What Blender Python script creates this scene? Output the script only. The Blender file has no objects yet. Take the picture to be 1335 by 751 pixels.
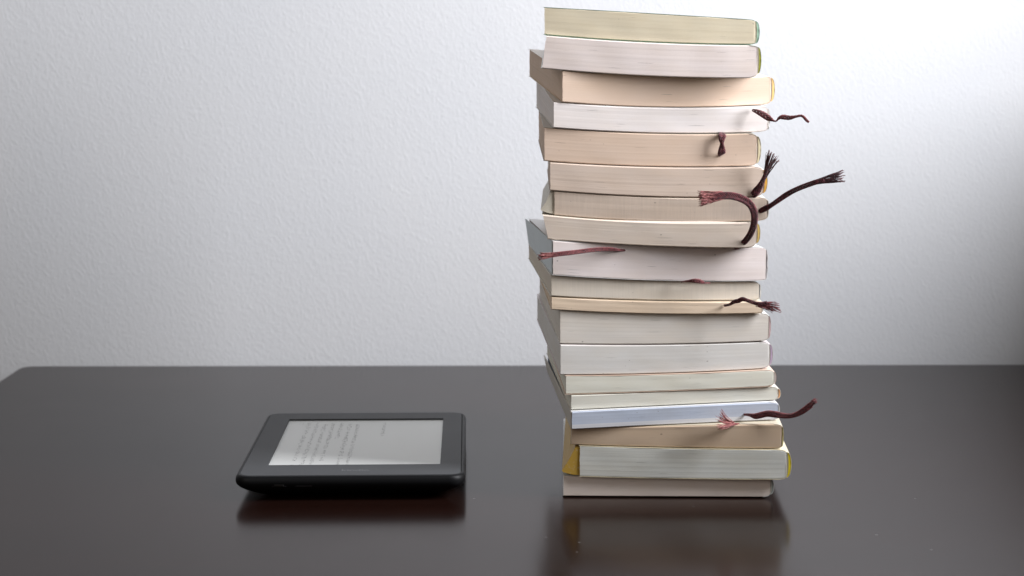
import bpy, math, random
from mathutils import Matrix, Vector, noise
random.seed(7)
R = math.radians
scene = bpy.context.scene
C = scene.collection
MM = 0.001

# ---------------------------------------------------------------- camera
F, CX, CY = 2480.0, 667.5, 375.5
PITCH, ROLL, H = R(7.36), R(-0.09), 0.232
cam_d = bpy.data.cameras.new('camera'); cam = bpy.data.objects.new('camera', cam_d); C.objects.link(cam)
RM = Matrix.Rotation(math.pi/2-PITCH, 3, 'X') @ Matrix.Rotation(ROLL, 3, 'Z')
cam.matrix_world = Matrix.Translation((0, 0, H)) @ RM.to_4x4()
cam_d.sensor_width = 36; cam_d.lens = F/1335*36
cam_d.clip_start = 0.05; cam_d.clip_end = 50
cam_d.dof.use_dof = True; cam_d.dof.focus_distance = 0.975; cam_d.dof.aperture_fstop = 14
scene.camera = cam

def ray(u, v):
    return RM @ Vector(((u-CX)/F, -(v-CY)/F, -1.0))
def atY(u, v, Y):
    d = ray(u, v); k = Y/d.y
    return Vector((d.x*k, Y, H+d.z*k))
def atZ(u, v, Z):
    d = ray(u, v); k = (Z-H)/d.z
    return Vector((d.x*k, d.y*k, Z))

# ---------------------------------------------------------------- materials
def lin(c):
    return tuple(((x/255)/12.92 if x/255 <= .04045 else ((x/255+.055)/1.055)**2.4) for x in c)
class M:
    def __init__(s, name):
        s.m = bpy.data.materials.new(name); s.m.use_nodes = True
        s.nt = s.m.node_tree; s.b = s.nt.nodes['Principled BSDF']
    def n(s, t, **kw):
        x = s.nt.nodes.new(t)
        for k, v in kw.items():
            if k.startswith('i_'):
                key = k[2:].replace('_', ' ')
                x.inputs[key].default_value = v
            else: setattr(x, k, v)
        return x
    def l(s, a, ao, b, bi): s.nt.links.new(a.outputs[ao], b.inputs[bi])
    def math(s, op, a, b=None, clamp=False):
        x = s.nt.nodes.new('ShaderNodeMath'); x.operation = op; x.use_clamp = clamp
        for i, q in enumerate((a, b)):
            if q is None: continue
            if isinstance(q, (int, float)): x.inputs[i].default_value = q
            else: s.nt.links.new(q, x.inputs[i])
        return x.outputs[0]
    def mix(s, fac, a, b, mode='MIX'):
        x = s.nt.nodes.new('ShaderNodeMix'); x.data_type = 'RGBA'; x.blend_type = mode
        def setc(sock, q):
            if isinstance(q, tuple): sock.default_value = (*q[:3], 1)
            else: s.nt.links.new(q, sock)
        if isinstance(fac, (int, float)): x.inputs[0].default_value = fac
        else: s.nt.links.new(fac, x.inputs[0])
        setc(x.inputs[6], a); setc(x.inputs[7], b)
        return x.outputs[2]
    def ramp(s, src, p0, p1):
        x = s.nt.nodes.new('ShaderNodeMapRange'); x.inputs[1].default_value = p0; x.inputs[2].default_value = p1
        s.nt.links.new(src, x.inputs[0]); return x.outputs[0]
    def noise(s, vec, scale, detail=2, rough=.5, dist=0):
        x = s.nt.nodes.new('ShaderNodeTexNoise'); x.inputs['Scale'].default_value = scale
        x.inputs['Detail'].default_value = detail; x.inputs['Roughness'].default_value = rough
        x.inputs['Distortion'].default_value = dist
        if vec is not None: s.nt.links.new(vec, x.inputs['Vector'])
        return x.outputs['Fac']
    def mapping(s, vec, scale=(1, 1, 1), rot=(0, 0, 0)):
        x = s.nt.nodes.new('ShaderNodeMapping'); x.inputs['Scale'].default_value = scale; x.inputs['Rotation'].default_value = rot
        s.nt.links.new(vec, x.inputs['Vector']); return x.outputs[0]
    def obj(s):
        return s.nt.nodes.new('ShaderNodeTexCoord').outputs['Object']
    def bump(s, h, dist, strength=1.0):
        x = s.nt.nodes.new('ShaderNodeBump'); x.inputs['Distance'].default_value = dist; x.inputs['Strength'].default_value = strength
        s.nt.links.new(h, x.inputs['Height']); s.nt.links.new(x.outputs[0], s.b.inputs['Normal'])
    def col(s, q):
        if isinstance(q, tuple): s.b.inputs['Base Color'].default_value = (*q[:3], 1)
        else: s.nt.links.new(q, s.b.inputs['Base Color'])
    def set(s, rough=.6, spec=.5):
        s.b.inputs['Roughness'].default_value = rough; s.b.inputs['Specular IOR Level'].default_value = spec
        return s

def mul(c, k): return tuple(min(1, x*k) for x in c)

def page_mat(name, col, streak=.5, vert=0.0, seed=0.0, stripe=None, gutter=None):
    m = M(name).set(.85, .2)
    at = m.n('ShaderNodeAttribute', attribute_name='pg')      # x: mm along, y: mm up the block, z: 0..1 up
    v = at.outputs['Vector']
    off = m.n('ShaderNodeVectorMath', operation='ADD'); m.nt.links.new(v, off.inputs[0]); off.inputs[1].default_value = (seed*37, seed*13, 0)
    vv = off.outputs[0]
    a = m.noise(m.mapping(vv, (.02, 3.1, 0)), 1, 3, .65)
    b = m.noise(m.mapping(vv, (.03, 9.0, 0)), 1, 2, .6)
    c = m.noise(m.mapping(vv, (.05, .12, 0)), 1, 3, .5)
    fine = m.noise(m.mapping(vv, (1.2, 9.0, 0)), 1, 2, .5)
    c1 = m.mix(m.ramp(a, .3, .7), mul(col, 1-.11*streak), mul(col, 1+.05*streak))
    c2 = m.mix(m.math('MULTIPLY', m.ramp(b, .35, .75), .25*streak), c1, mul(col, .75))
    c3 = m.mix(m.math('MULTIPLY', m.ramp(c, .35, .7), .26), c2, (col[0]*.9, col[1]*.82, col[2]*.70))
    # dark gaps between gatherings: long and thin
    g = m.noise(m.mapping(vv, (.016, 3.4, 0)), 1, 1, .4)
    c4 = m.mix(m.math('MULTIPLY', m.ramp(g, .68, .76), .30*streak), c3, mul(col, .5))
    sl = m.noise(m.mapping(vv, (.075, 3.0, 0)), 1, 0, .4)
    c4 = m.mix(m.math('MULTIPLY', m.ramp(sl, .80, .84), .75), c4, mul(col, .28))
    # vertical marks left by the trimming blade
    if vert:
        w = m.noise(m.mapping(vv, (1.5, .06, 0)), 1, 2, .5)
        c4 = m.mix(m.math('MULTIPLY', m.ramp(w, .4, .7), .25*vert), c4, mul(col, .7))
    # tiny foxing specks
    sp = m.noise(m.mapping(vv, (.45, .6, 0)), 1, 0, .5)
    c5 = m.mix(m.math('MULTIPLY', m.ramp(sp, .86, .885), .45), c4, (.12, .09, .07))
    if stripe:
        sep = m.n('ShaderNodeSeparateXYZ'); m.nt.links.new(v, sep.inputs[0])
        k = m.math('LESS_THAN', sep.outputs[2], stripe[0])
        c5 = m.mix(k, c5, stripe[1])
    m.col(c5)
    hh = m.math('ADD', m.math('MULTIPLY', b, .6), m.math('MULTIPLY', fine, .4))
    hh = m.math('ADD', hh, m.math('MULTIPLY', m.noise(m.mapping(vv, (1.2, .15, 0)), 1, 2), .35*vert+.08))
    m.bump(hh, .00003, .5)
    return m.m

def cover_mat(name, col, rough=.35):
    m = M(name).set(rough, .5)
    o = m.obj()
    n1 = m.noise(o, 60, 4, .6); n2 = m.noise(o, 700, 2, .6)
    c = m.mix(m.math('MULTIPLY', m.ramp(n1, .45, .75), .25), col, mul(col, .75))
    c = m.mix(m.math('MULTIPLY', m.ramp(n2, .62, .75), .35), c, (.75, .73, .70))     # rubbed paper showing through
    m.col(c); m.bump(n1, .0003, .3)
    return m.m

def ribbon_mat(name, dark, red, amount):
    m = M(name).set(.75, .25)
    o = m.obj()
    n = m.noise(o, 1100, 2, .6)
    c = m.mix(m.ramp(n, .5-amount*.35, .85-amount*.35), dark, red)
    m.col(c)
    m.b.inputs['Sheen Weight'].default_value = .25
    m.bump(m.noise(o, 3000, 1), .0002, .6)
    return m.m

# ---------------------------------------------------------------- mesh helpers
def link(name, verts, faces, mat, parent=None, smooth=False, pg=None, mats=None, fmat=None, loc=None):
    me = bpy.data.meshes.new(name)
    base = loc or Vector((0, 0, 0))
    me.from_pydata([tuple(Vector(v)-base) for v in verts], [], faces)
    if mats:
        for q in mats: me.materials.append(q)
        for p, i in zip(me.polygons, fmat): p.material_index = i
    else: me.materials.append(mat)
    if smooth:
        for p in me.polygons: p.use_smooth = True
    if pg:
        a = me.attributes.new('pg', 'FLOAT_VECTOR', 'POINT')
        for i, q in enumerate(pg): a.data[i].vector = q
    me.update()
    o = bpy.data.objects.new(name, me); C.objects.link(o)
    if parent:
        o.parent = parent
    else: o.location = base
    return o
def fixn(o):
    import bmesh
    bm = bmesh.new(); bm.from_mesh(o.data); bmesh.ops.recalc_face_normals(bm, faces=bm.faces); bm.to_mesh(o.data); bm.free()
    return o
def empty(name, label, cat, loc, group=None):
    o = bpy.data.objects.new(name, None); C.objects.link(o); o.location = loc; o.empty_display_size = .01
    o['label'] = label; o['category'] = cat
    if group: o['group'] = group
    return o

# ---------------------------------------------------------------- the setting: wall and table
YW = 1.372
m = M('wallpaper').set(.62, .35)
o_ = m.obj()
base = m.mapping(o_, (1, 1, 1), (0, R(24), 0))
n1 = m.noise(m.mapping(base, (640, 1, 300)), 1, 3, .55, .6)
n2 = m.noise(m.mapping(o_, (900, 1, 260)), 1, 2, .5)
n3 = m.noise(m.mapping(o_, (240, 1, 1000)), 1, 2, .5)
n4 = m.noise(o_, 90, 3, .5)
hgt = m.math('ADD', m.math('ADD', m.math('MULTIPLY', m.ramp(n1, .42, .75), 1.0), m.math('MULTIPLY', n2, .62)),
             m.math('ADD', m.math('MULTIPLY', n3, .62), m.math('MULTIPLY', n4, .5)))
m.col(m.mix(m.ramp(m.noise(o_, 7, 2), .3, .7), (.722, .738, .766), (.748, .758, .778)))
m.bump(hgt, .00027, .5)
wall = link('wall', [(-1.6, YW, -.75), (1.3, YW, -.75), (1.3, YW, 1.8), (-1.6, YW, 1.8), (-1.6, YW+.1, -.75), (1.3, YW+.1, -.75), (1.3, YW+.1, 1.8), (-1.6, YW+.1, 1.8)],
            [(0, 1, 2, 3), (5, 4, 7, 6), (0, 4, 5, 1), (3, 2, 6, 7), (0, 3, 7, 4), (1, 5, 6, 2)], m.m)
wall['kind'] = 'structure'

TC = atZ(27, 476.6, 0)
m = M('dark_lacquered_wood').set(.2, .5)
o_ = m.obj()
g1 = m.noise(m.mapping(o_, (3, 60, 3)), 1, 5, .6, .4)
g2 = m.noise(m.mapping(o_, (12, 420, 12)), 1, 3, .6)
c = m.mix(m.ramp(g1, .3, .7), (.0092, .0036, .0026), (.0130, .0052, .0038))
c = m.mix(m.math('MULTIPLY', m.ramp(g2, .5, .8), .35), c, (.013, .0065, .0055))
vo = m.n('ShaderNodeTexVoronoi', feature='F1'); vo.inputs['Scale'].default_value = 62; m.nt.links.new(o_, vo.inputs['Vector'])
sp = m.math('LESS_THAN', vo.outputs['Distance'], .042)
wn = m.n('ShaderNodeSeparateColor'); m.nt.links.new(vo.outputs['Color'], wn.inputs[0])
sp = m.math('MULTIPLY', sp, m.math('GREATER_THAN', wn.outputs[0], .62))
vo2 = m.n('ShaderNodeTexVoronoi', feature='F1'); vo2.inputs['Scale'].default_value = 210; m.nt.links.new(o_, vo2.inputs['Vector'])
sp2 = m.math('MULTIPLY', m.math('LESS_THAN', vo2.outputs['Distance'], .05), .35)
spk = m.math('MAXIMUM', m.math('MULTIPLY', sp, .45), sp2)
c = m.mix(m.math('MULTIPLY', spk, .6), c, (.30, .29, .29))                     # dust
m.col(c)
rn = m.noise(o_, 18, 4, .6)
rg = m.n('ShaderNodeMapRange'); rg.inputs[3].default_value = .15; rg.inputs[4].default_value = .20; m.b.inputs['IOR'].default_value = 1.222
m.nt.links.new(rn, rg.inputs[0]); m.nt.links.new(rg.outputs[0], m.b.inputs['Roughness'])
m.bump(m.math('ADD', m.math('MULTIPLY', g2, .5), m.noise(o_, 500, 2)), .00002, .35)
wood = m.m
def slab(name, x0, x1, y0, y1, z0, z1, rc, rb, mat, parent=None):
    """rounded-corner slab with a rounded upper rim"""
    def outline(ins):
        pts = []
        r = max(rc-ins, .0005)
        for cx, cy, a0 in ((x1-rc, y1-rc, 0), (x0+rc, y1-rc, 90), (x0+rc, y0+rc, 180), (x1-rc, y0+rc, 270)):
            for i in range(9):
                a = R(a0+90*i/8); pts.append((cx+r*math.cos(a), cy+r*math.sin(a)))
        return pts
    lv = [(z0, 0)] + [(z1-rb+rb*math.sin(R(90*i/6)), rb-rb*math.cos(R(90*i/6))) for i in range(7)]
    V = []; Fc = []
    for z, ins in lv:
        V += [(x, y, z) for x, y in outline(ins)]
    N = 36
    for k in range(len(lv)-1):
        for i in range(N): Fc.append((k*N+i, k*N+(i+1) % N, (k+1)*N+(i+1) % N, (k+1)*N+i))
    Fc.append(tuple(range(N))[::-1]); Fc.append(tuple(range((len(lv)-1)*N, len(lv)*N)))
    return link(name, V, Fc, mat, parent)
tb = empty('table', 'dark brown lacquered table that the book stack and the e-reader rest on', 'table', (0, 0, 0))
slab('tabletop', TC.x, .618, .52, TC.y, -.030, 0, .012, .0035, wood, tb)
for lx in (TC.x+.05, .56):
    for ly in (.58, TC.y-.05):
        slab('leg', lx-.025, lx+.025, ly-.025, ly+.025, -.72, -.0302, .004, .003, wood, tb)
fl = M('floor').set(.6, .3)
o_ = fl.obj(); fl.col(fl.mix(fl.noise(fl.mapping(o_, (2, 40, 2)), 1, 4), (.10, .07, .05), (.16, .11, .08)))
floor = link('floor', [(-1.6, -.6, -.72), (1.3, -.6, -.72), (1.3, YW-.001, -.72), (-1.6, YW-.001, -.72)], [(0, 1, 2, 3)], fl.m); floor['kind'] = 'structure'

# the side wall below the window, and an added sill, just outside the picture on the right
sw = M('side_wall_paper').set(.7, .3); o_ = sw.obj(); sw.col(sw.mix(sw.noise(o_, 9, 3), (.30, .235, .19), (.36, .285, .235))); sw.bump(sw.noise(o_, 300, 2), .0003, .4)
def cuboid(name, x0, x1, y0, y1, z0, z1, mat):
    V = [(x, y, z) for z in (z0, z1) for x, y in ((x0, y0), (x1, y0), (x1, y1), (x0, y1))]
    o = link(name, V, [(3, 2, 1, 0), (4, 5, 6, 7), (0, 1, 5, 4), (1, 2, 6, 5), (2, 3, 7, 6), (3, 0, 4, 7)], mat); o['kind'] = 'structure'; return o
cuboid('side_wall', .622, .70, -.30, YW-.0005, -.7195, .194, sw.m)
sl_ = M('sill_wood').set(.4, .4); o_ = sl_.obj(); sl_.col(sl_.mix(sl_.noise(sl_.mapping(o_, (30, 3, 30)), 1, 4), (.20, .12, .07), (.28, .17, .10)))
cuboid('added_sill', .446, .70, -.30, YW-.001, .195, .215, sl_.m)  # unseen sill, added to shade the lower right of the wall

# ---------------------------------------------------------------- the books
YF = atZ(870, 650, 0).y
DEP = .149
# interfaces from the top down: three (u, v) points on the front plane, rise at the back (mm)
IF = [([(710, 9), (870, 18.3), (985, 25.5)], 1.0),
      ([(710, 45.7), (870, 56.0), (985, 58.3)], 4),
      ([(735, 92), (870, 100), (985, 101.6)], 9),
      ([(733, 133.5), (870, 141), (1003, 139)], 9),
      ([(722, 167), (870, 174.6), (990, 173.5)], 5),
      ([(715, 211), (870, 218), (985, 217)], 3),
      ([(720, 249), (870, 257.3), (994, 256.5)], 1),
      ([(723, 281), (870, 289.5), (1001, 287.5)], -1),
      ([(715, 312.5), (870, 321.8), (990, 323.3)], -3.5),
      ([(720, 358.5), (870, 367.2), (1000, 368.4)], -.5),
      ([(719, 387), (870, 394), (991, 394.5)], 2),
      ([(719, 404.7), (870, 411.5), (994, 411.3)], 4),
      ([(730, 449.7), (870, 451.8), (1003, 449.3)], 6),
      ([(731, 490), (870, 489.7), (1003, 485.5)], 7),
      ([(738, 515.3), (870, 512.5), (1008, 508)], 6.3),
      ([(745, 535.5), (870, 531.2), (1013, 526.6)], 5.6),
      ([(746, 559.5), (870, 555), (1015, 551)], 5),
      ([(745, 581), (870, 583.5), (1020, 584)], 2),
      ([(757, 622.3), (870, 623.8), (1005, 623.8)], 0),
      None]
def mk_if(e):
    if e is None: return lambda x, y: 0.0003
    P = [atY(u, v, YF) for u, v in e[0]]; rise = e[1]*MM
    (x0, z0), (x1, z1), (x2, z2) = [(p.x, p.z) for p in P]
    def q(x, y):
        xx = max(x0-.02, min(x2+.012, x))
        L = z0*(xx-x1)*(xx-x2)/((x0-x1)*(x0-x2)) + z1*(xx-x0)*(xx-x2)/((x1-x0)*(x1-x2)) + z2*(xx-x0)*(xx-x1)/((x2-x0)*(x2-x1))
        return L + rise*(y-YF)/DEP
    return q
IFS = [mk_if(e) for e in IF]

WHITE = (.80, .79, .77)
# name fields: uL, uR, uSpine, yaw, front offset mm (at left corner), slant (top, bottom mm), page rgb, streak, vert, cover rgb, spine rgb, extra
BK = [
 dict(u=(710, 984.5, 990.5), yaw=-2.2, y=.5, rec=0, page=(.67, .60, .455), st=0.24, cov=(.16, .28, .18), sp=(.45, .68, .52), c=(.7, .5),
      lab='cream-paged paperback with a pale green cover, topmost of the stack'),
 dict(u=(706.5, 987.5, 993), yaw=-1.5, y=-1.5, sl=(2.2, 0), page=(.74, .66, .63), st=0.14, cov=(.72, .74, .66), sp=(.50, .52, .06), c=(.8, 2.2),
      lab='pinkish white paperback with an olive green spine, second from the top of the stack'),
 dict(u=(733.5, 1004.5, 1010.5), yaw=5.8, y=-1.2, page=(.665, .52, .415), st=0.17, cov=(.72, .60, .46), sp=(.92, .62, .25), c=(.6, 1.3),
      lab='peach-paged paperback twisted so its fore edge shows, between two whiter books'),
 dict(u=(722, 1000.5, 1004), yaw=2.6, y=-.6, page=(.74, .69, .67), st=0.17, cov=(.78, .76, .74), sp=(.80, .78, .74), c=(1.2, .9),
      lab='white paperback with a thin twisted maroon ribbon sticking out past its spine'),
 dict(u=(710, 986, 992.5), yaw=.3, y=.8, page=(.64, .50, .40), st=0.17, cov=(.55, .50, .42), sp=(.86, .76, .50), c=(1.5, 1.2),
      lab='tan-paged paperback with a cream spine and a short ribbon looped flat across its page edges'),
 dict(u=(717.5, 994, 1001), yaw=-.6, y=.4, page=(.62, .51, .43), st=0.14, cov=(.66, .58, .52), sp=(.90, .48, .08), c=(1.6, 1.6),
      lab='beige-paged paperback with an orange spine and a ribbon frayed upwards beside its corner'),
 dict(u=(723, 1000, 1002.5), yaw=-1.4, y=1.2, page=(.58, .48, .40), st=0.12, vt=1, cov=(.72, .66, .56), sp=(.70, .64, .56), c=(1.4, 1.2), flap=(7.0, (.62, .57, .47)),
      lab='brownish paperback with vertical trimming marks and a long ribbon reaching far to the side'),
 dict(u=(708, 985.5, 991.5), yaw=-1.4, y=.0, sl=(0, 2.6), page=(.68, .59, .51), st=0.29, cov=(.76, .70, .60), sp=(.95, .68, .22), c=(.6, 2.4),
      lab='pale beige paperback with a yellow spine whose thick ribbon curls back over the book above'),
 dict(rec=0, u=(721, 998.5, 1001.5), yaw=4.1, y=-1.0, page=(.70, .63, .61), st=0.14, cov=(.80, .79, .78), sp=(.62, .60, .60), c=(1.2, .5), fore=(.50, .57, .59),
      lab='thick pinkish white paperback with a blue-grey flap and a ribbon lying along its page edges'),
 dict(u=(719, 989.5, 992.5), yaw=3.9, y=.7, page=(.64, .58, .50), st=0.14, vt=.8, cov=(.74, .72, .66), sp=(.84, .84, .82), c=(1.6, .4),
      lab='greyish beige paperback with a white spine and a small red-brown ribbon knot squeezed above it'),
 dict(u=(719.5, 993, 995.5), yaw=2.3, y=.9, page=(.68, .55, .42), st=0.17, cov=(.70, .60, .46), sp=(.84, .82, .78), c=(.3, .3),
      lab='thin peach-paged paperback with a wavy frayed ribbon crossing its upper edge'),
 dict(u=(730.5, 1001.5, 1005.5), yaw=3.2, y=2.2, page=(.66, .62, .57), st=0.73, cov=(.74, .74, .70), sp=(.66, .46, .48), c=(1.4, 1.2),
      lab='grey paperback with strongly striped pages and a dusky pink spine, under the thin peach-paged book'),
 dict(u=(731, 1002.5, 1007.7), yaw=3.8, y=1.4, page=(.65, .635, .61), st=0.49, cov=(.70, .62, .62), sp=(.58, .44, .60), c=(1.4, 1.6),
      lab='light grey paperback with a lilac spine, fourth book above the bluish one'),
 dict(rec=0, u=(738, 1008.5, 1012), yaw=2.9, y=1.0, page=(.69, .68, .60), st=0.19, cov=(.72, .55, .44), sp=(.84, .74, .74), c=(1.2, 1.2),
      lab='thin greenish white paperback with a salmon cover edge under the lilac-spined book'),
 dict(u=(745, 1013.5, 1018), yaw=3.7, y=.8, page=(.66, .65, .58), st=0.19, cov=(.72, .68, .60), sp=(.92, .50, .24), c=(1.2, .8),
      lab='thinnest cream book with an orange spine, resting on the bluish-paged book'),
 dict(u=(746, 1014, 1016.5), yaw=3.7, y=-1.8, fore=(.60, .56, .49), page=(.45, .50, .60), st=0.24, vt=.3, cov=(.80, .80, .80), sp=(.78, .78, .78), c=(1.2, .8), stripe=(.26, (.66, .67, .70)),
      lab='bluish-paged paperback with a white lower band and a thick ribbon sticking out past its spine'),
 dict(u=(745, 1019, 1022), yaw=-2.2, y=1.6, page=(.54, .42, .31), st=0.14, cov=(.62, .55, .42), sp=(.88, .80, .36), c=(1.2, 1.0),
      lab='brown-paged paperback with a tuft of red ribbon threads shading its page edges'),
 dict(rec=0, u=(756, 1025, 1032), yaw=-2.4, y=.9, page=(.60, .61, .575), st=0.29, cov=(.78, .70, .50), sp=(.86, .70, .03), c=(1.2, 1.0), flap=(9.2, (.56, .35, .06)),
      lab='grey-white paperback with a bright yellow spine and flap, second from the bottom'),
 dict(u=(735, 1004, 1009), yaw=-1.7, y=3.4, page=(.83, .74, .68), st=0.12, cov=(.66, .68, .66), sp=(.34, .38, .36), c=(.4, 1.6),
      lab='pinkish beige paperback with a glossy grey spine, lowest of the stack on the table'),
]
TH = .00021
lining = cover_mat('spine_lining', (.80, .78, .72), .6)
def book(i, B):
    top, bot = IFS[i], IFS[i+1]
    psi = R(B['yaw']); cs, sn = math.cos(psi), math.sin(psi)
    y0 = YF + B['y']*MM
    vmid = sum(p[1] for p in (IF[i][0] + (IF[i+1][0] if IF[i+1] else [(0, 650)]*3)))/6
    x0 = atY(B['u'][0], vmid, y0).x
    # right corner: solve W so that it falls on uR
    W = .1
    for _ in range(8):
        yr = y0+W*sn; xr = atY(B['u'][1], vmid, yr).x; W += (xr-(x0+W*cs))*.95
    bulge = max(.0009, atY(B['u'][2], vmid, y0+W*sn).x - atY(B['u'][1], vmid, y0+W*sn).x)
    D = DEP + random.uniform(-.001, .001)
    sT, sB = B.get('sl', (0, 0)); ct, cb = [k*MM for k in B['c']]
    rs = .0055
    root_loc = Vector((x0+W/2*cs-D/2*sn, y0+W/2*sn+D/2*cs, bot(x0+W/2, y0+D/2)))
    root = empty('paperback_book', B['lab'], 'book', root_loc, 'paperback books stacked on the table')
    rnd = random.Random(100+i)
    G = .00013
    def zr(x, y, s):
        zb, zt = bot(x, y)+G, top(x, y)-G
        q = max(0, (s-(W-rs))/rs); q = min(1, q); k = 1-math.sqrt(max(0, 1-q*q))
        return zb+cb*k, zt-ct*k
    def P(s, d, t, off=0.0):
        x = x0+s*cs-d*sn; y = y0+s*sn+d*cs
        zb, zt = zr(x, y, s)
        return Vector((x, y, zb+t*(zt-zb)+off))-root_loc
    # ---- page block
    thick = top(x0+W/2, y0)-bot(x0+W/2, y0)
    nz = max(14, int(thick/.00033)); nx, nd = 44, 14
    rowy = []; rows = []; a = b = 0
    for k in range(nz+1):
        a = a*.8+rnd.gauss(0, .000006); b = b*.8+rnd.gauss(0, .00003); rowy.append(a); rows.append(b)
    per = []                                    # perimeter stations (s, d) : left side back->front, front left->right, right side, back
    for k in range(nd): per.append((0, D*(1-k/nd)**1.3, 1))
    for k in range(nx): per.append((W*(1-(1-k/nx)**1.0), 0, 0))
    xs = [W-rs*(1-k/8) for k in range(8)]
    per = per[:nd]+[(W*k/nx, 0, 0) for k in range(nx) if W*k/nx < W-rs-.0005]+[(s, 0, 0) for s in xs]
    for k in range(6): per.append((W, D*k/6, 2))
    for k in range(7): per.append((W*(1-k/7), D, 3))
    V = []; PG = []; N = len(per)
    Tpg = TH+.00003
    for j in range(nz+1):
        t = j/nz; edge = 1 if j in (0, nz) else 0
        for s, d, side in per:
            ss, dd = s, d
            ssl = (sT*t+sB*(1-t))*MM
            ss += ssl*(1-s/W)
            w = noise.noise(Vector((s*60, i*5.1, t*1.6)))*.00012
            if side == 0: dd += rowy[j]+w+edge*.00025
            if side == 1: ss += rows[j]+edge*.0002
            if side == 0 and s == 0: ss += rows[j]
            off = Tpg*(1-2*t)
            V.append(P(ss, dd, t, off))
            PG.append(((s if side in (0, 3) else (200+d/MM*1)*MM)/MM, t*thick/MM, t))
    Fc = []
    for j in range(nz):
        for k in range(N): Fc.append((j*N+k, j*N+(k+1) % N, (j+1)*N+(k+1) % N, (j+1)*N+k))
    # caps: strips across
    base = len(V)
    capn = 0
    for t, j in ((0, 0), (1, nz)):
        ring = [j*N+k for k in range(N)]
        Fc.append(tuple(ring) if t else tuple(reversed(ring)))
    pm = page_mat('page_paper', tuple(k*1.16 for k in B['page']), B['st'], B.get('vt', 0), i*1.7, B.get('stripe'))
    fixn(link('page_block', V, Fc, pm, root, pg=PG))
    # ---- cover: thin sheet over the top, round the spine and under the bottom
    cov = cover_mat('cover_card', B['cov'], .3)
    ov = .0005
    st = []                                      # (s, t, off_out, off_in, ds_in)
    ss_top = sT*MM-ov; ss_bot = sB*MM-ov
    ns = 26
    for k in range(ns+1): 
        s = ss_top+(W-rs-ss_top)*k/ns; st.append((s, 1, 0, -TH, 0))
    for k in range(1, 9): 
        s = W-rs+rs*k/8; st.append((s, 1, 0, -TH, 0))
    na = 14
    for k in range(1, na):
        a = math.pi*k/na; s = W+bulge*math.sin(a)**.75; st.append((s, .5+.5*math.cos(a), 0, -TH*math.cos(a), -TH*math.sin(a)))
    for k in range(8, 0, -1):
        s = W-rs+rs*k/8; st.append((s, 0, 0, TH, 0))
    for k in range(ns, -1, -1):
        s = ss_bot+(W-rs-ss_bot)*k/ns; st.append((s, 0, 0, TH, 0))
    ds = [.00002]+[D*q for q in (.04, .12, .3, .5, .7, .9)]+[D+.0003]
    V = []; Fc = []; K = len(st)
    def PP(s, d, t, off):
        # in the spine arc the height is taken at s = W
        x = x0+s*cs-d*sn; y = y0+s*sn+d*cs
        zb, zt = zr(x, y, min(s, W))
        return Vector((x, y, zb+t*(zt-zb)+off))-root_loc
    for d in ds:
        for q, (s, t, oo, oi, dsn) in enumerate(st):
            dd = d
            if d < .0003: dd = d + (B.get('rec', .0010) if s < W-rs*.7 else 0) + noise.noise(Vector((s*90, i*3.3, t*9)))*.00018
            V.append(PP(s, dd, t, oo))
        for q, (s, t, oo, oi, dsn) in enumerate(st):
            dd = d
            if d < .0003: dd = d + (B.get('rec', .0010) if s < W-rs*.7 else 0) + noise.noise(Vector((s*90, i*3.3, t*9)))*.00018
            V.append(PP(s+dsn, dd, t, oi))
    for r_ in range(len(ds)-1):
        a0, b0 = r_*2*K, (r_+1)*2*K
        for q in range(K-1):
            Fc.append((a0+q, a0+q+1, b0+q+1, b0+q)); Fc.append((a0+K+q+1, a0+K+q, b0+K+q, b0+K+q+1))
        Fc.append((a0, b0, b0+K, a0+K)); Fc.append((a0+K-1, a0+2*K-1, b0+2*K-1, b0+K-1))
    e0 = (len(ds)-1)*2*K
    for q in range(K-1):
        Fc.append((q, q+K, q+K+1, q+1)); Fc.append((e0+q, e0+q+1, e0+K+q+1, e0+K+q))
    fixn(link('cover', V, Fc, cov, root))
    # ---- spine: the solid glued back between pages and cover
    sm = cover_mat('spine_card', B['sp'], .4)
    V = []; Fc = []
    def solid(name, inner, outer, mat, dy):
        """crescent between two arcs given as fractions of the bulge"""
        bb = bulge-TH-.00006
        def arcp(f, n=16): return [(W+.00008+max(0, f*bb*math.sin(math.pi*k/n)**.75), .5-.5*math.cos(math.pi*k/n)) for k in range(n+1)]
        A, Bq = arcp(inner), arcp(outer); K = len(A); V = []; Fc = []
        dsp = [dy, D*.1, D*.5, D-.0004]
        for d in dsp:
            for s, t in A+Bq: V.append(PP(s, d, t, TH*(1-2*t)*1.2))
        for r_ in range(len(dsp)-1):
            a0, b0 = r_*2*K, (r_+1)*2*K
            for q in range(K-1):
                Fc.append((a0+q, a0+q+1, b0+q+1, b0+q)); Fc.append((a0+K+q+1, a0+K+q, b0+K+q, b0+K+q+1))
        e0 = (len(dsp)-1)*2*K
        for q in range(K-1):
            Fc.append((q, q+K, q+K+1, q+1)); Fc.append((e0+q, e0+q+1, e0+K+q+1, e0+K+q))
        return fixn(link(name, V, Fc, mat, root))
    spn = solid('spine', .46, 1.0, sm, .0001)
    if bulge > .0013:
        solid('spine_lining', .0, .45, lining, .0004)
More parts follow.
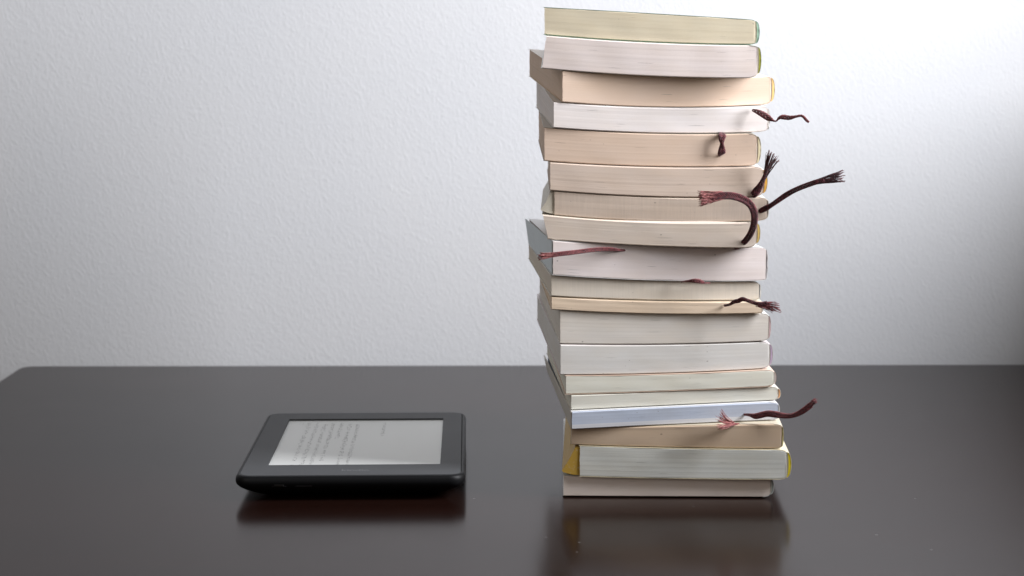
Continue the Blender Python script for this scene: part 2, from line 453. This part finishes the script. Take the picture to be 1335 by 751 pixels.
    # ---- cover flap standing away from the fore edge
    if 'flap' in B:
        wd, fc = B['flap']; wd *= MM
        fm = cover_mat('flap_card', fc, .5); fm.use_backface_culling = False
        pts = [(.0003, .95), (-.0024 if wd > .008 else -wd*.35, .93), (-wd*.62, .52), (-wd, .17), (-wd*.93, .12), (-wd*.45, .06), (.0003, .035)]
        V = []; Fc = []; fd = [.0004, D*.2, D*.5, D*.98]
        for d in fd:
            for (s, t) in pts: V.append(PP(s, d, t, 0))
        K = len(pts)
        for r_ in range(len(fd)-1):
            for q in range(K): Fc.append((r_*K+q, r_*K+(q+1) % K, (r_+1)*K+(q+1) % K, (r_+1)*K+q))
        Fc.append(tuple(range(K))); Fc.append(tuple(range((len(fd)-1)*K, len(fd)*K))[::-1])
        fixn(link('cover_flap', V, Fc, fm, root))
    if 'fore' in B:
        fm = cover_mat('flap_card', B['fore'], .45)
        V = []; Fc = []
        fd = [.0006, D*.3, D*.6, D*.99]; tt = [.03, .3, .6, .985]
        for lay in (-.0001, -.0006):
            for d in fd:
                for t in tt: V.append(PP(lay-.002*(d/D)*t, d, t, 0))
        for lay in (0, 1):
            for a_ in range(3):
                for b_ in range(3):
                    k = lay*16+a_*4+b_; f = (k, k+1, k+5, k+4); Fc.append(f if lay else f[::-1])
        rim = [0, 1, 2, 3, 7, 11, 15, 14, 13, 12, 8, 4]
        for q in range(12): a_, b_ = rim[q], rim[(q+1) % 12]; Fc.append((a_, b_, b_+16, a_+16))
        fixn(link('cover_flap', V, Fc, fm, root))
    return root, root_loc
books = [book(i, B) for i, B in enumerate(BK)]

# ---------------------------------------------------------------- ribbon bookmarks
rb_dark = ribbon_mat('ribbon_silk', (.034, .009, .013), (.22, .045, .055), .32)
rb_mid = ribbon_mat('ribbon_silk_worn', (.05, .012, .016), (.26, .065, .070), .55)
rb_red = ribbon_mat('ribbon_thread', (.16, .030, .034), (.42, .15, .14), .6)
rb_drk2 = ribbon_mat('ribbon_thread_dark', (.030, .009, .013), (.16, .05, .055), .35)
def tube(V, Fc, pts, rad, seg=6):
    """tapered tube along pts; rad list"""
    base = len(V); up = Vector((0, -1, .2)).normalized(); n = len(pts)
    for k, p in enumerate(pts):
        t = (pts[min(k+1, n-1)]-pts[max(k-1, 0)])
        if t.length < 1e-9: t = Vector((1, 0, 0))
        t.normalize(); a = t.cross(up); 
        if a.length < 1e-4: a = t.cross(Vector((1, 0, 0)))
        a.normalize(); b = t.cross(a)
        for q in range(seg):
            an = 2*math.pi*q/seg; V.append(p+(a*math.cos(an)+b*math.sin(an))*rad[k])
    for k in range(n-1):
        for q in range(seg): Fc.append((base+k*seg+q, base+k*seg+(q+1) % seg, base+(k+1)*seg+(q+1) % seg, base+(k+1)*seg+q))
    Fc.append(tuple(base+q for q in range(seg))[::-1]); Fc.append(tuple(base+(n-1)*seg+q for q in range(seg)))
def spline(P, n):
    out = []; m_ = len(P)
    for k in range(n):
        f = k/(n-1)*(m_-1); i0 = min(int(f), m_-2); t = f-i0
        p0, p1, p2, p3 = P[max(i0-1, 0)], P[i0], P[i0+1], P[min(i0+2, m_-1)]
        out.append([.5*((2*b)+(-a+c)*t+(2*a-5*b+4*c-d)*t*t+(-a+3*b-3*c+d)*t**3) for a, b, c, d in zip(p0, p1, p2, p3)])
    return out
def ribbon(bi, pts, mat, fray=None, fmat=None, strands=7, twist=2.0, seed=0, side=False):
    """pts: (u, v, forward mm, width px, flat turn 0..1); fray: list of tip (u, v, forward mm), number of threads"""
    root, rl = books[bi]; rnd = random.Random(seed+bi*11)
    S = spline([list(map(float, p)) for p in pts], max(30, 8*len(pts)))
    ctr = [atY(p[0], p[1], YF-p[2]*MM) for p in S]; n = len(ctr)
    V = []; Fc = []
    for k in range(strands):
        line = []; rad = []
        for j in range(n):
            t = (ctr[min(j+1, n-1)]-ctr[max(j-1, 0)]).normalized()
            perp = Vector((-t.z, 0, t.x)).normalized() if (abs(t.x)+abs(t.z)) > 1e-5 else Vector((0, 0, 1))
            dep = t.cross(perp).normalized()
            hw = S[j][3]*.5/2.5*MM
            turn = S[j][4]*math.pi/2
            wv = perp*math.cos(turn)+dep*math.sin(turn); dv = dep*math.cos(turn)-perp*math.sin(turn)
            # a flat braid: strands weave across the width
            ph = 2*math.pi*(k/strands+twist*j/(n-1))
            a = math.sin(ph)*hw*.80; b = math.sin(2*ph+.6)*min(hw*.30, .00028)
            line.append(ctr[j]+wv*a+dv*b-rl)
            rad.append(max(.00012, hw*1.45/strands+.00006))
        tube(V, Fc, line, rad)
    o = fixn(link('ribbon_bookmark', V, Fc, mat, root, smooth=True))
    if fray:
        tips, nth = fray
        V = []; Fc = []
        end = ctr[-1]; tan = (ctr[-1]-ctr[-4]).normalized(); hw = S[-1][3]*.5/2.5*MM
        perp = Vector((-tan.z, 0, tan.x)).normalized()
        T = [atY(u, v, YF-y*MM) for u, v, y in tips]
        for k in range(nth):
            f = rnd.random(); q = f*(len(T)-1); i0 = min(int(q), len(T)-2); tip = T[i0].lerp(T[i0+1], q-i0)
            tip = end.lerp(tip, rnd.uniform(.72, 1.04)) + Vector((rnd.gauss(0, .0004), rnd.gauss(0, .0007), rnd.gauss(0, .0004)))
            st_ = end - tan*rnd.uniform(.0005, .006) + perp*hw*.8*(2*f-1)*(-1 if (T[-1]-T[0]).dot(perp) < 0 else 1)
            L = (tip-st_).length; line = []
            w1, w2 = rnd.uniform(0, 6), rnd.uniform(0, 6)
            for j in range(9):
                g = j/8; p = st_.lerp(tip, g)
                p += tan*(L*.06*math.sin(math.pi*g)) + perp*(.00018*math.sin(g*7+w1)*g) + Vector((0, .0004*math.sin(g*7+w2)*g, .0001*math.sin(g*9+w2)*g))
                line.append(p-rl)
            r0 = rnd.uniform(.00010, .00019)
            tube(V, Fc, line, [r0*(1.25-.45*j/8) for j in range(9)], 5)
        fixn(link('frayed_end', V, Fc, fmat or rb_red, o, smooth=True))
    return o
# white book: thin twisted ribbon past the spine
ribbon(3, [(981, 143.5, -3, 3, 0), (988, 146, .6, 6, 0), (995, 149.5, 1.6, 7.5, 0), (1002, 154, 2.5, 7, .1), (1008, 157.3, 3, 3.6, .7), (1012, 157.8, 3, 3, .9), (1016, 154, 3.5, 4, .4), (1021, 152.6, 4, 6, 0), (1029, 153.6, 5, 5.5, .1), (1037, 152.2, 6, 3.6, .4), (1044, 151, 6.5, 3.4, .5), (1048, 153, 7, 3.4, .3), (1051, 156.5, 7, 3.4, .1), (1054.5, 159.5, 7, 2.6, .2)],
       rb_mid, None, None, 6, 4)
# tan book: loop across the page edges
ribbon(4, [(941.5, 173.8, -3, 8, 0), (941.8, 176.5, .5, 10, 0), (941, 181, 1.6, 8.5, 0), (941, 187.5, 2.0, 5, .35), (941.2, 193, 1.8, 8, 0), (941, 199.5, .9, 10.5, 0), (941, 201.4, -3, 10, 0)], rb_dark, None, None, 8, 1.5)
# orange-spined: frayed upwards
ribbon(5, [(974, 257.0, -4, 6, 0), (982, 254, .7, 9, 0), (987, 248.5, 1.6, 10, 0), (991, 242.5, 2.6, 8, 0), (995, 234.5, 4, 5.5, 0), (997.5, 227.5, 5, 4.5, 0), (999.5, 220, 6, 5, 0)],
       rb_dark, ([(1001, 197, 7), (1008, 198, 8), (1017, 208, 6)], 50), rb_drk2, 7, 2)
# brownish: long ribbon reaching to the side
ribbon(6, [(980, 277.5, -4, 3, 0), (988, 276.8, .4, 4, 0), (993, 274.3, 1.5, 7, 0), (999, 271.2, 2.5, 7.5, 0), (1006, 267.2, 3.5, 6, 0), (1015, 261, 5, 6.5, 0), (1024, 254.8, 6, 7, 0), (1035, 248.5, 8, 6.6, 0), (1048, 243, 10, 6.6, 0), (1062, 238, 12, 6.6, 0), (1074, 234.4, 13, 6.5, 0)],
       rb_dark, ([(1098, 220.5, 14), (1101, 229, 14), (1101, 238, 14)], 60), rb_drk2, 8, 5)
# pale beige: curls back over the books above
ribbon(7, [(958, 323.2, -4, 6, 0), (964.5, 320.8, .6, 7, 0), (971.5, 314.5, 3, 8, 0), (979, 304, 6, 8.6, 0), (983.2, 291, 9, 9, 0), (983.4, 278, 11, 9.4, 0), (978, 266.5, 13, 9.6, 0), (967, 259, 14.5, 10, 0), (953, 255.3, 15.5, 10, 0), (939, 255.6, 16, 10.5, 0), (928, 257.6, 16, 13, 0)],
       rb_dark, ([(909, 248.5, 16), (910, 258, 17), (912, 270, 16)], 95), rb_red, 9, 5)
# thick pinkish: ribbon along the page edges
ribbon(8, [(820, 326.6, -3, 1.6, 0), (806, 325.8, .3, 3, 0), (797, 325.0, 1, 5, 0), (785, 325, 2, 5.4, 0), (770, 326.2, 4, 5.6, 0), (754, 328.3, 6, 5.6, 0), (740, 330, 8, 6, 0), (728, 331.3, 9, 6, 0), (719, 332.3, 9.5, 6, 0)],
       rb_mid, ([(700.5, 330, 10), (701, 334, 10.5), (702.5, 339.5, 10)], 40), rb_red, 7, 5)
# greyish beige: small knot above it
ribbon(9, [(888, 367.6, -3, 1.2, 0), (894, 366.6, .3, 1.6, 0), (899, 366.2, 1.0, 3, 0), (905, 366, 2.0, 5, 0), (911, 366.6, 2, 5.5, 0), (916, 368, 1.2, 4, 0), (920, 368.9, .3, 1.6, 0), (926, 368.9, -3, 1.2, 0)], rb_mid, None, None, 6, 2)
# thin peach-paged: wavy frayed ribbon
ribbon(10, [(944, 398.5, -4, 3, 0), (951, 397.2, .4, 3, 0), (957, 393.6, 1.8, 5, 0), (963, 392.2, 3, 5.6, 0), (968, 390, 4, 5.5, 0), (974, 391.6, 5, 4.5, 0), (983, 394.8, 6, 4.6, 0), (991, 396.4, 7, 5, 0), (1000, 395.6, 7.5, 6.5, 0)],
       rb_dark, ([(1012, 393, 8), (1018.5, 398, 8), (1018, 407, 8), (1005, 406, 8)], 40), rb_mid, 7, 3)
# bluish: thick ribbon past the spine
ribbon(15, [(970, 540.5, -4, 3, 0), (978, 541.2, .4, 4.4, 0), (985, 542.6, 1.6, 8, 0), (993, 541, 2.6, 8.4, 0), (1001, 539.3, 3.6, 8.6, 0), (1010, 540.2, 5, 9, 0), (1020, 541.8, 6, 7.6, 0), (1030, 542.2, 7, 6.6, 0), (1040, 539.5, 8, 7, 0), (1049, 534.2, 9, 8, 0), (1057, 528, 9.5, 8.6, 0)],
       rb_mid, ([(1061, 520.5, 10), (1066, 522.5, 10)], 60), rb_mid, 9, 3)
# brown-paged: tuft of threads
ribbon(16, [(968, 552.8, -4, 1.6, 0), (962, 552.6, .4, 2, 0), (957, 553.4, 1.6, 3, 0), (951, 554.8, 4, 4, 0)], rb_red,
       ([(941, 533.5, 9), (935, 541, 10), (932, 552, 13), (936, 559, 15), (942, 558.5, 12)], 48), rb_red, 5, 2)

# ---------------------------------------------------------------- e-reader
KF = atZ(455.8, 621, .0130); kyaw = R(1.3); KW, KD, KT = .1180, .1690, .0130
kr = empty('e_reader', 'black e-reader lying on the table with a page of vertical text on its grey screen', 'e-reader', (KF.x, KF.y, 0))
kr.rotation_euler = (0, 0, kyaw)
def rrect(w0, w1, d0, d1, r, n=8):
    pts = []
    for cx, cy, a0 in ((w1-r, d1-r, 0), (w0+r, d1-r, 90), (w0+r, d0+r, 180), (w1-r, d0+r, 270)):
        for i in range(n+1):
            a = R(a0+90*i/n); pts.append((cx+r*math.cos(a), cy+r*math.sin(a)))
    return pts
def plastic(name, col, rough, spec=.5, bmp=.00002):
    m = M(name).set(rough, spec); o_ = m.obj()
    n = m.noise(o_, 40, 3); m.col(m.mix(n, mul(col, .85), mul(col, 1.15)))
    m.bump(m.noise(o_, 4000, 2), bmp, .5)
    return m.m
km = plastic('soft_black_plastic', (.006, .0062, .007), .48, .18)
bm_ = plastic('bezel_plastic', (.040, .042, .045), .55, .4)
hw, r0 = KW/2, .0085
def loop(ins, z, rr=None):
    return [(x, y, z) for x, y in rrect(-hw+ins, hw-ins, ins, KD-ins, max(.0012, r0-ins if rr is None else rr))]
# body: rounded rim, curved underside
prof = [(.017, 0.0), (.0125, .0011), (.0082, .0029), (.0046, .0047), (.0020, .0063), (.0005, .0079), (0, .0096), (.0002, .0113), (.0007, .0123), (.0014, KT-.0001), (.0021, KT)]
V = []; Fc = []; N = 36
for ins, z in prof: V += loop(ins, z, max(.002, r0-ins*.6))
for k in range(len(prof)-1):
    for i in range(N): Fc.append((k*N+i, k*N+(i+1) % N, (k+1)*N+(i+1) % N, (k+1)*N+i))
Fc.append(tuple(range(N))[::-1])
# top rim goes down inside to hold the bezel
V += loop(.0024, KT-.0016, r0-.0024); a0 = (len(prof)-1)*N; b0 = len(prof)*N
for i in range(N): Fc.append((a0+i, a0+(i+1) % N, b0+(i+1) % N, b0+i))
Fc.append(tuple(range(b0, b0+N)))
fixn(link('body', V, Fc, km, kr, smooth=False))
for p in kr.children[0].data.polygons: p.use_smooth = len(p.vertices) == 4
# bezel with a rectangular window
kl, kR_ = -.0444, .0457                                     # screen edges
sf, sb = .0268, .0268+.1222
zt = KT+.0001; zi = KT-.0010
outer = rrect(-hw+.0025, hw-.0025, .0025, KD-.0025, r0-.0025); inner = rrect(kl, kR_, sf, sb, .0004)
V = [(x, y, zt) for x, y in outer]+[(x, y, zt) for x, y in inner]+[(x, y, zi+.00005) for x, y in inner]+[(x, y, KT-.00025) for x, y in outer]
Fc = []
for i in range(N):
    j = (i+1) % N
    Fc += [(i, j, N+j, N+i), (N+i, N+j, 2*N+j, 2*N+i), (3*N+i, 3*N+j, j, i)]
bz = fixn(link('bezel', V, Fc, bm_, kr))
sc = M('e_ink_screen').set(.45, .45); o_ = sc.obj()
sc.col(sc.mix(sc.noise(o_, 25, 2), (.62, .63, .61), (.65, .66, .64))); sc.bump(sc.noise(o_, 6000, 1), .00001, .3)
sc.b.inputs['Emission Color'].default_value = (.97, .99, 1, 1); sc.b.inputs['Emission Strength'].default_value = .085   # glow added to lift the shaded screen, as a front light would
scr = link('screen', [(kl-.0005, sf-.0005, zi), (kR_+.0005, sf-.0005, zi), (kR_+.0005, sb+.0005, zi), (kl-.0005, sb+.0005, zi),
                (kl-.0005, sf-.0005, zi-.0004), (kR_+.0005, sf-.0005, zi-.0004), (kR_+.0005, sb+.0005, zi-.0004), (kl-.0005, sb+.0005, zi-.0004)],
     [(0, 1, 2, 3), (7, 6, 5, 4), (0, 4, 5, 1), (1, 5, 6, 2), (2, 6, 7, 3), (3, 7, 4, 0)], sc.m, kr)
# vertical text: columns of tiny stroke marks
V = []; Fc = []; rnd = random.Random(5)
def stroke(x0, y0, x1, y1, w):
    d = Vector((x1-x0, y1-y0, 0)); d = d.normalized() if d.length else Vector((1, 0, 0)); n = Vector((-d.y, d.x, 0))*w/2
    b = len(V); z = zi+.00002+rnd.random()*.00001
    for p in (Vector((x0, y0, 0))+n, Vector((x0, y0, 0))-n, Vector((x1, y1, 0))-n, Vector((x1, y1, 0))+n): V.append((p.x, p.y, z))
    Fc.append((b, b+1, b+2, b+3))
def glyph(cx, cy, s):
    k = rnd.choice((2, 3, 3, 4, 4, 5))
    for _ in range(k):
        if rnd.random() < .5: y = cy+rnd.uniform(-.42, .42)*s; a = rnd.uniform(-.45, -.1)*s; stroke(cx+a, y, cx-a*rnd.uniform(.5, 1), y+rnd.uniform(0, .06)*s, s*.10)
        else: x = cx+rnd.uniform(-.35, .35)*s; stroke(x, cy+.42*s*rnd.random(), x+rnd.uniform(-.25, .2)*s, cy-.45*s*rnd.random(), s*.10)
SW, SL = kR_-kl, sb-sf
cols = [(.138, .07, .965), (.190, .07, .965), (.243, .10, .965), (.296, .07, .90), (.349, .07, .44), (.402, .09, .965), (.456, .07, .965)]
for fx, a_, b_ in cols:
    s = .0031; y = sb-a_*SL
    while y > sb-b_*SL:
        if rnd.random() > .06: glyph(kl+fx*SW, y, s)
        y -= s*1.13
s = .0027
y = sb-.07*SL
while y > sb-.36*SL: glyph(kl+.625*SW, y, s); y -= s*1.25
for q in range(2): glyph(kl+.075*SW+q*.002, sb-.07*SL, .0018)
ink = M('e_ink_print').set(.6, .3); ink.col((.31, .31, .305))
link('screen_text', V, Fc, ink.m, scr)
# button and socket on the front edge
def box(name, x, y, z, sx, sy, sz, mat, parent, b=.0002):
    xs = [-sx/2, -sx/2+b, sx/2-b, sx/2]; V = []; 
    def ring(yy, i): return [(x-sx/2+i, yy, z-sz/2+i), (x+sx/2-i, yy, z-sz/2+i), (x+sx/2-i, yy, z+sz/2-i), (x-sx/2+i, yy, z+sz/2-i)]
    V = ring(y+sy/2, 0)+ring(y-sy/2+b, 0)+ring(y-sy/2, b)
    Fc = []
    for k in range(2):
        for i in range(4): Fc.append((k*4+i, k*4+(i+1) % 4, k*4+4+(i+1) % 4, k*4+4+i))
    Fc += [(3, 2, 1, 0), (8, 9, 10, 11)]
    return fixn(link(name, V, Fc, mat, parent))
km2 = plastic('button_plastic', (.012, .012, .013), .3)
metal = M('socket_metal').set(.3); metal.b.inputs['Metallic'].default_value = 1; metal.col((.10, .10, .10))
box('power_button', -.0235, .0012, .0084, .0085, .0016, .0016, km2, kr)
pt = box('charging_port', -.0360, .0012, .0084, .0074, .0016, .0018, km2, kr)
box('port_socket', -.0360, .0002, .0084, .0050, .0006, .0010, metal.m, pt)
# wordmark below the screen
tx = bpy.data.curves.new('wordmark', 'FONT'); tx.body = 'kindle'; tx.size = .0060; tx.align_x = 'CENTER'; tx.extrude = .00002
to = bpy.data.objects.new('wordmark_tmp', tx); C.objects.link(to)
dg = bpy.context.evaluated_depsgraph_get(); me = bpy.data.meshes.new_from_object(to.evaluated_get(dg)); bpy.data.objects.remove(to)
wm = M('wordmark_print').set(.4); wm.col((.085, .088, .092)); me.materials.clear(); me.materials.append(wm.m)
wo = bpy.data.objects.new('wordmark', me); C.objects.link(wo); wo.parent = bz; wo.location = (.002, .0115, zt+.00004)

# ---------------------------------------------------------------- light
w = bpy.data.worlds.new('World'); scene.world = w; w.use_nodes = True
bg = w.node_tree.nodes['Background']; bg.inputs[0].default_value = (1.0, .87, .78, 1); bg.inputs[1].default_value = .035
def window(name, x, y0, y1, z0, z1, power, col):
    l = bpy.data.lights.new(name, 'AREA'); l.shape = 'RECTANGLE'; l.size = y1-y0; l.size_y = z1-z0; l.energy = power; l.color = col
    o = bpy.data.objects.new(name, l); C.objects.link(o); o.location = (x, (y0+y1)/2, (z0+z1)/2)
    o.rotation_euler = Matrix(((0, 0, 1), (1, 0, 0), (0, 1, 0))).to_euler(); return o
window('window_light', .615, .700, .905, .240, .99, 21.3, (.95, .96, 1.0))
l = bpy.data.lights.new('fill_light', 'AREA'); l.shape = 'RECTANGLE'; l.size = 1.0; l.size_y = .8; l.energy = 3.6; l.color = (1, .94, .88)  # fill added at the left front to brighten page fronts and fore edges
o = bpy.data.objects.new('fill_light', l); C.objects.link(o); o.location = (-.85, .05, .62)
o.rotation_euler = (Vector((.05, 1.1, .1))-o.location).to_track_quat('-Z', 'Y').to_euler()

scene.view_settings.view_transform = 'Standard'; scene.view_settings.look = 'None'
scene.view_settings.exposure = 0; scene.view_settings.gamma = 1
scene.render.engine = 'CYCLES'
scene.cycles.max_bounces = 6
scene.cycles.use_denoising = True
